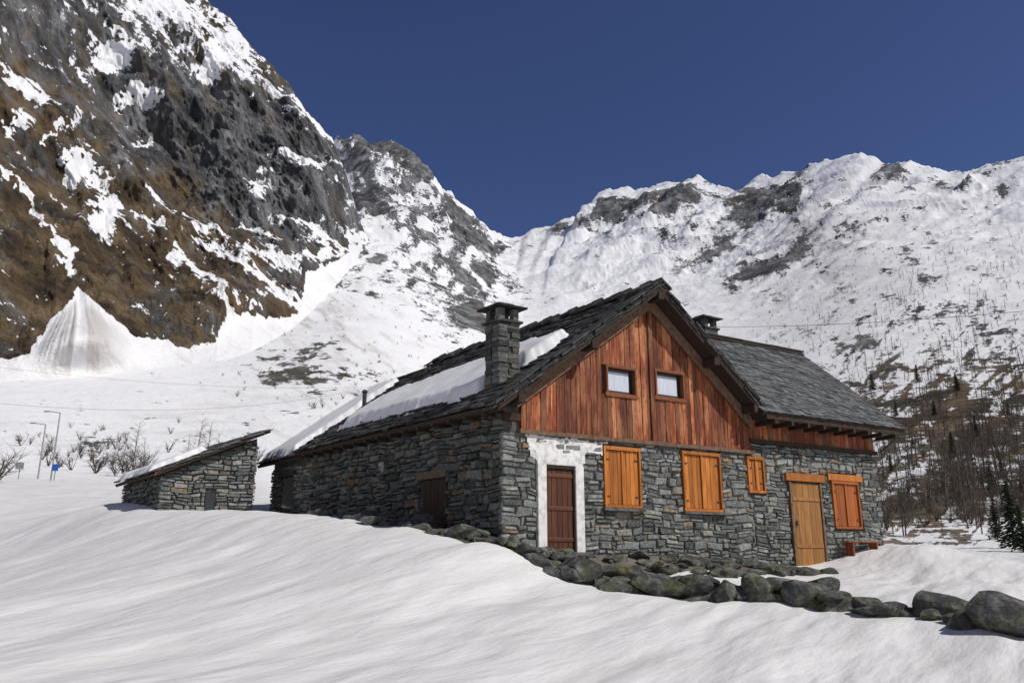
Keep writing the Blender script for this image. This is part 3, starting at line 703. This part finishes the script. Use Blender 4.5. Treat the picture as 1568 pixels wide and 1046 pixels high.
# ================= ROCKS =================
ico=bmesh.new(); bmesh.ops.create_icosphere(ico,subdivisions=3,radius=1); icov=np.array([vv_.co[:] for vv_ in ico.verts]); icof=[[q.index for q in f.verts] for f in ico.faces]; ico.free()
def rock(mb,c,sx,sy,sz,seed,rot=None):
    r_=np.random.default_rng(seed); V=icov.copy()
    for k in range(14):
        nrm=r_.normal(size=3); nrm/=np.linalg.norm(nrm); d=r_.uniform(.45,.8); dist=V@nrm-d; V-=np.where(dist>0,dist,0)[:,None]*nrm*.92
    V*=1+.08*fbm(V[:,0]*3+seed,V[:,1]*3+V[:,2]*2,seed,3)[:,None]
    V*=np.array([sx,sy,sz])*1.25
    a=r_.uniform(0,6.28) if rot is None else rot; ti=r_.uniform(-.3,.3)
    R1=np.array([[math.cos(a),-math.sin(a),0],[math.sin(a),math.cos(a),0],[0,0,1]]); R2_=np.array([[1,0,0],[0,math.cos(ti),-math.sin(ti)],[0,math.sin(ti),math.cos(ti)]])
    V=V@R2_.T@R1.T+np.array(c); mb.add(V.tolist(),icof)
path=[(-4.9,21.6),(-3.6,20.5),(-2.0,19.0),(-.6,17.9),(.7,17.3),(1.9,17.0),(3.2,16.8),(4.5,16.4),(5.4,15.9),(6.2,15.3),(7.1,14.4),(8.0,13.5),(9.2,12.9)]
PL=[];
for (a,b2) in zip(path[:-1],path[1:]):
    d=math.hypot(b2[0]-a[0],b2[1]-a[1]); k=0
    while k<d: PL.append((a[0]+(b2[0]-a[0])*k/d,a[1]+(b2[1]-a[1])*k/d)); k+=.3
mb=MB(); sd=100
for i,(x,y) in enumerate(PL):
    for lay in range(3):
        sd+=1; rr=random.uniform(.13,.34)*(1.15 if 1<x<6 else .8)
        xx=x+random.uniform(-.3,.3); yy=y+random.uniform(-.3,.55)
        if x>6.3 and random.random()<.7: continue
        rock(mb,(xx,yy,gz(xx,yy)+random.uniform(-.06,.12)+(.16 if lay==2 and 0<x<6 else 0)),rr*1.35,rr,rr*.62,sd,rot=random.uniform(-.7,.7))
mb.done('dry_stone_wall',[M_rock])
mb=MB()
for k in range(150):
    t_=random.uniform(-.3,8.5); o=random.uniform(.15,2.0); x,y,_=F(t_,o,0)
    if math.hypot((x-2.1)/1.5,(y-18.2)/.5)<1: continue
    rr=random.uniform(.06,.26); rock(mb,(x,y,gz(x,y)+.02),rr*1.4,rr,rr*.6,500+k)
mb.done('rubble_stones',[M_rock])
for i,(U_,r,sx,sy,sz) in enumerate([(1225,16.5,.5,.4,.4),(1160,16.8,.34,.34,.34),(1440,16.2,.5,.32,.3),(1475,15.4,.27,.25,.27),(1535,15.2,.56,.46,.4),(640,19.6,.34,.26,.24),(1060,17.2,.55,.35,.3),(945,17.6,.5,.32,.26),(795,18.2,.3,.18,.12),(1345,16.0,.5,.3,.14),(1290,16.4,.34,.26,.16),(1110,16.7,.32,.28,.28)]):
    az,_=sight(U_,900); x,y=r*math.sin(az),r*math.cos(az)
    mb=MB(); rock(mb,(x,y,gz(x,y)+sz*.35),sx,sy,sz,900+i,rot=random.uniform(-.4,.4)); mb.done('boulder',[M_rock])

# ================= TREES =================
def tree_arrays(seed,levels,height,spread,nb,r0=.12,shrub=False):
    rd_=random.Random(seed); V=[];Fc=[]
    def segm(p0,p1,ra,rb_):
        d=(p1-p0); 
        if d.length<1e-5: return
        d.normalize(); a=d.orthogonal().normalized(); b=d.cross(a); o=len(V)
        for p_,r_ in ((p0,ra),(p1,rb_)):
            for k in range(3):
                t_=2.094*k; V.append(tuple(p_+(a*math.cos(t_)+b*math.sin(t_))*r_))
        for k in range(3): Fc.append((o+k,o+(k+1)%3,o+3+(k+1)%3,o+3+k))
    def grow(p,d,Ln,r,lev):
        nseg=5 if lev==0 else 3
        pts=[p]
        for i in range(nseg):
            d=(d+Vector((rd_.uniform(-1,1),rd_.uniform(-1,1),rd_.uniform(-.3,.6)))*(.06 if lev==0 else .2)).normalized()
            q=pts[-1]+d*Ln/nseg; segm(pts[-1],q,r*(1-i/nseg*.8),r*(1-(i+1)/nseg*.8)); pts.append(q)
        if lev<levels:
            for k in range(nb[lev]):
                f=rd_.uniform(.15 if lev==0 else .2,.98); idx=min(int(f*nseg),nseg-1); fp=pts[idx].lerp(pts[idx+1],f*nseg-idx)
                an=rd_.uniform(0,6.28); el=rd_.uniform(-.1,.7)
                nd_=(Vector((math.cos(an)*math.cos(el),math.sin(an)*math.cos(el),math.sin(el)))+d*.25).normalized()
                ll=Ln*spread*(1.15-f*.85)*rd_.uniform(.7,1.2) if lev==0 else Ln*.5*rd_.uniform(.6,1.2)
                grow(fp,nd_,ll,r*(.35 if lev==0 else .5)*(1.1-f*.5),lev+1)
    if shrub:
        for k in range(7):
            an=rd_.uniform(0,6.28); grow(Vector((0,0,0)),Vector((math.cos(an)*.5,math.sin(an)*.5,1)).normalized(),height*rd_.uniform(.6,1),r0*.6,1)
    else: grow(Vector((0,0,-.2)),Vector((0,0,1)),height,r0,0)
    return np.array(V),np.array(Fc)
def forest(name,protos,places,mat):
    Vs=[];Fs=[];o=0
    for (x,y,z,sc,k) in places:
        V,Fc=protos[k%len(protos)]; a=random.uniform(0,6.28); R_=np.array([[math.cos(a),-math.sin(a),0],[math.sin(a),math.cos(a),0],[0,0,1]])
        Vs.append((V*sc)@R_.T+np.array([x,y,z])); Fs.append(Fc+o); o+=len(V)
    V=np.concatenate(Vs).astype(np.float32);Fc=np.concatenate(Fs).astype(np.int32)
    me=bpy.data.meshes.new(name); me.vertices.add(len(V)); me.vertices.foreach_set('co',V.ravel()); me.loops.add(Fc.size); me.loops.foreach_set('vertex_index',Fc.ravel())
    me.polygons.add(len(Fc)); me.polygons.foreach_set('loop_start',np.arange(0,Fc.size,4,dtype=np.int32)); me.update(calc_edges=True); me.materials.append(mat)
    ob=bpy.data.objects.new(name,me); scene.collection.objects.link(ob)
def scatter(nw,cond,smin,smax):
    out=[]
    sub=[(i,j) for i,j in zip(rng.integers(NR1,NR1+NR2-5,nw*40),rng.integers(70,968,nw*40))]
    for (i,j) in sub:
        pr=cond(PX[i,j],PY[i,j],Rall[i,j])
        if random.random()<pr:
            out.append((X[i,j],Y[i,j],Z[i,j]-.1,random.uniform(smin,smax),len(out)))
            if len(out)>=nw: break
    return out
farp=[tree_arrays(s_,1,5,.28,[24],.12) for s_ in range(4)]
shr=[tree_arrays(40+s_,2,2.0,.4,[0,6],.08,shrub=True) for s_ in range(4)]
forest('distant_bare_larch_trees',farp,scatter(1500,lambda a,b,r:(0 if a<1130 or b<260 or r<110 else min(1,(a-1110)/380)*min(1,(b-240)/230)*(1.0 if r<700 else .6)*(.25+.75*(math.sin(a*.05+b*.03)>-.1))),.6,1.5),M_twig)
forest('hillside_shrubs',shr,scatter(1400,lambda a,b,r:(0 if b<380 or r<90 else (.8 if a>1150 else (.4 if (a-560)**2/40000+(b-480)**2/12000<1 or (a-450)**2/14000+(b-590)**2/1500<1 or (a-120)**2/9000+(b-690)**2/1500<1 else .02))),.5,1.4),M_twig)
mid=[tree_arrays(60+s_,2,7,.32,[30,6],.09) for s_ in range(4)]
pl=[]
for k in range(95):
    U_=random.uniform(1330,1700); r=random.uniform(80,200); az,_=sight(U_,780); x,y=r*math.sin(az),r*math.cos(az); pl.append((x,y,gz(x,y)-.2,random.uniform(.4,.95),k))
forest('bare_woodland',mid,pl,M_twig)
for (U_,r,sc,k) in [(207,95,.85,0),(222,97,.6,1),(190,96,.55,2),(300,110,1.0,3),(318,112,.95,4),(334,108,.75,5),(290,109,.7,6)]:
    az,_=sight(U_,690); x,y=r*math.sin(az),r*math.cos(az); forest('bare_tree',mid,[(x,y,gz(x,y)-.2,sc,k)],M_twig)
sh2=[tree_arrays(80+s_,2,2.8,.4,[0,14],.08,shrub=True) for s_ in range(3)]
pl=[]
for (U_,r,sc) in [(195,88,1.1),(215,86,1.2),(228,90,.9),(205,87,1.0),(180,90,.8),(295,101,1.0),(305,100,.9),(325,100,1.0),(340,100,.8),(0,60,1.0),(-8,62,1.0),(620,60,.9),(640,60,1.1)]:
    az,_=sight(U_,700); x,y=r*math.sin(az),r*math.cos(az); pl.append((x,y,gz(x,y)-.1,sc,len(pl)))
forest('bare_bushes',sh2,pl,M_twig)
def spruce(U_,V_,r,h):
    az,_=sight(U_,V_); x,y=r*math.sin(az),r*math.cos(az); z=gz(x,y); rd_=random.Random(int(U_))
    mb=MB(); mb.cyl((x,y,z-.3),(x,y,z+h*.98),h*.018,.01,6,1)
    nl=26
    for i in range(nl):
        f=i/nl; zz=z+h*(.08+.9*f); R_=h*.24*(1-f)**.85+.05
        for k in range(int(14*(1-f))+5):
            an=rd_.uniform(0,6.28); l=R_*rd_.uniform(.55,1.15); 
            for q in range(5):
                g=(q+.5)/5*l; c=Vector((x+math.cos(an)*g,y+math.sin(an)*g,zz-g*.35+rd_.uniform(-.05,.05)*h*.1))
                w=h*.022*rd_.uniform(.6,1.3); d1=Vector((rd_.uniform(-1,1),rd_.uniform(-1,1),rd_.uniform(-.6,.3))).normalized()*w; d2_=Vector((math.cos(an),math.sin(an),-.35))*w
                mb.add([c-d1-d2_,c+d1-d2_,c+d1*.4+d2_,c-d1*.4+d2_],[(0,1,2,3)],0)
    mb.done('spruce_tree',[M_needle,M_bark])
spruce(1548,800,62,4.4); spruce(1524,800,75,3.2); spruce(1565,820,58,2.8)
for (a,b) in [(1348,330),(1362,170),(1500,210),(1440,250),(1530,150),(1480,300),(1400,200),(1420,330),(1555,240),(1380,260),(1512,130),(1460,180)]: spruce(a,700,b,random.uniform(3,5.5)*(1.3 if b>240 else 1))

# ================= poles, signs, wires =================
for (U_,r,h) in [(57,75,4.3),(77,72,5.2)]:
    az,_=sight(U_,740); x,y=r*math.sin(az),r*math.cos(az); z=gz(x,y); mb=MB(); mb.cyl((x,y,z-.3),(x,y,z+h),.07,.045,10)
    mb.cyl((x,y,z+h),(x-.9,y,z+h+.12),.035,.03,8); mb.box(lambda a,o,q:(x+a,y+o,q),-1.25,-.85,-.08,.08,z+h+.07,z+h+.16); mb.done('street_lamp',[M_pole])
for (U_,r,m_,w) in [(82,70,M_blue,.45),(27,72,M_pole,.6)]:
    az,_=sight(U_,740); x,y=r*math.sin(az),r*math.cos(az); z=gz(x,y); mb=MB(); mb.cyl((x,y,z-.3),(x,y,z+1.3),.035,.035,8,1)
    mb.box(lambda a,o,q:(x+a,y+o,q),-w/2,w/2,-.08,-.04,z+.75,z+1.25,0); mb.done('road_sign',[m_,M_pole])
def wire(p0,p1,sag,rad):
    mb=MB(); p0=Vector(p0);p1=Vector(p1); N_=24; pr=p0
    for i in range(1,N_+1):
        f=i/N_; q=p0.lerp(p1,f)-Vector((0,0,sag*4*f*(1-f))); mb.cyl(pr,q,rad,rad,5); pr=q
    mb.done('overhead_wire',[M_metal])
wire(spt(1040,500,60),spt(1640,470,45),.35,.014)
wire(spt(-60,555,60),spt(640,588,75),.9,.007); wire(spt(-60,612,60),spt(620,580,75),1.6,.009)

# ================= light, world, camera =================
SAZ,SEL=math.radians(112),math.radians(46)
sd_=Vector((math.sin(SAZ)*math.cos(SEL),math.cos(SAZ)*math.cos(SEL),math.sin(SEL)))
sl=bpy.data.lights.new('sun','SUN'); sl.energy=3.8; sl.angle=math.radians(.5); sl.color=(1,.96,.9)
so=bpy.data.objects.new('sun',sl); so.rotation_euler=sd_.to_track_quat('Z','Y').to_euler(); scene.collection.objects.link(so)
w=bpy.data.worlds.new('World'); scene.world=w; w.use_nodes=True; nt=w.node_tree
sky=nt.nodes.new('ShaderNodeTexSky'); sky.sky_type='NISHITA'; sky.sun_disc=False; sky.sun_elevation=SEL; sky.sun_rotation=SAZ; sky.altitude=1600; sky.dust_density=.3; sky.air_density=1.0; sky.ozone_density=7
tint=mix(nt,1.0,sky.outputs[0],(.95,.84,1.0),'MULTIPLY')
bg=nt.nodes['Background']; bg.inputs[1].default_value=.066; nt.links.new(tint,bg.inputs[0])
cam=bpy.data.cameras.new('camera'); cam.lens=36*FOC/1568; cam.sensor_width=36; cam.clip_start=.1; cam.clip_end=20000
co=bpy.data.objects.new('camera',cam); co.location=(0,0,0); co.rotation_euler=(math.radians(90)+PITCH,0,0); scene.collection.objects.link(co); scene.camera=co
scene.view_settings.view_transform='Standard'; scene.view_settings.look='None'; scene.view_settings.exposure=0
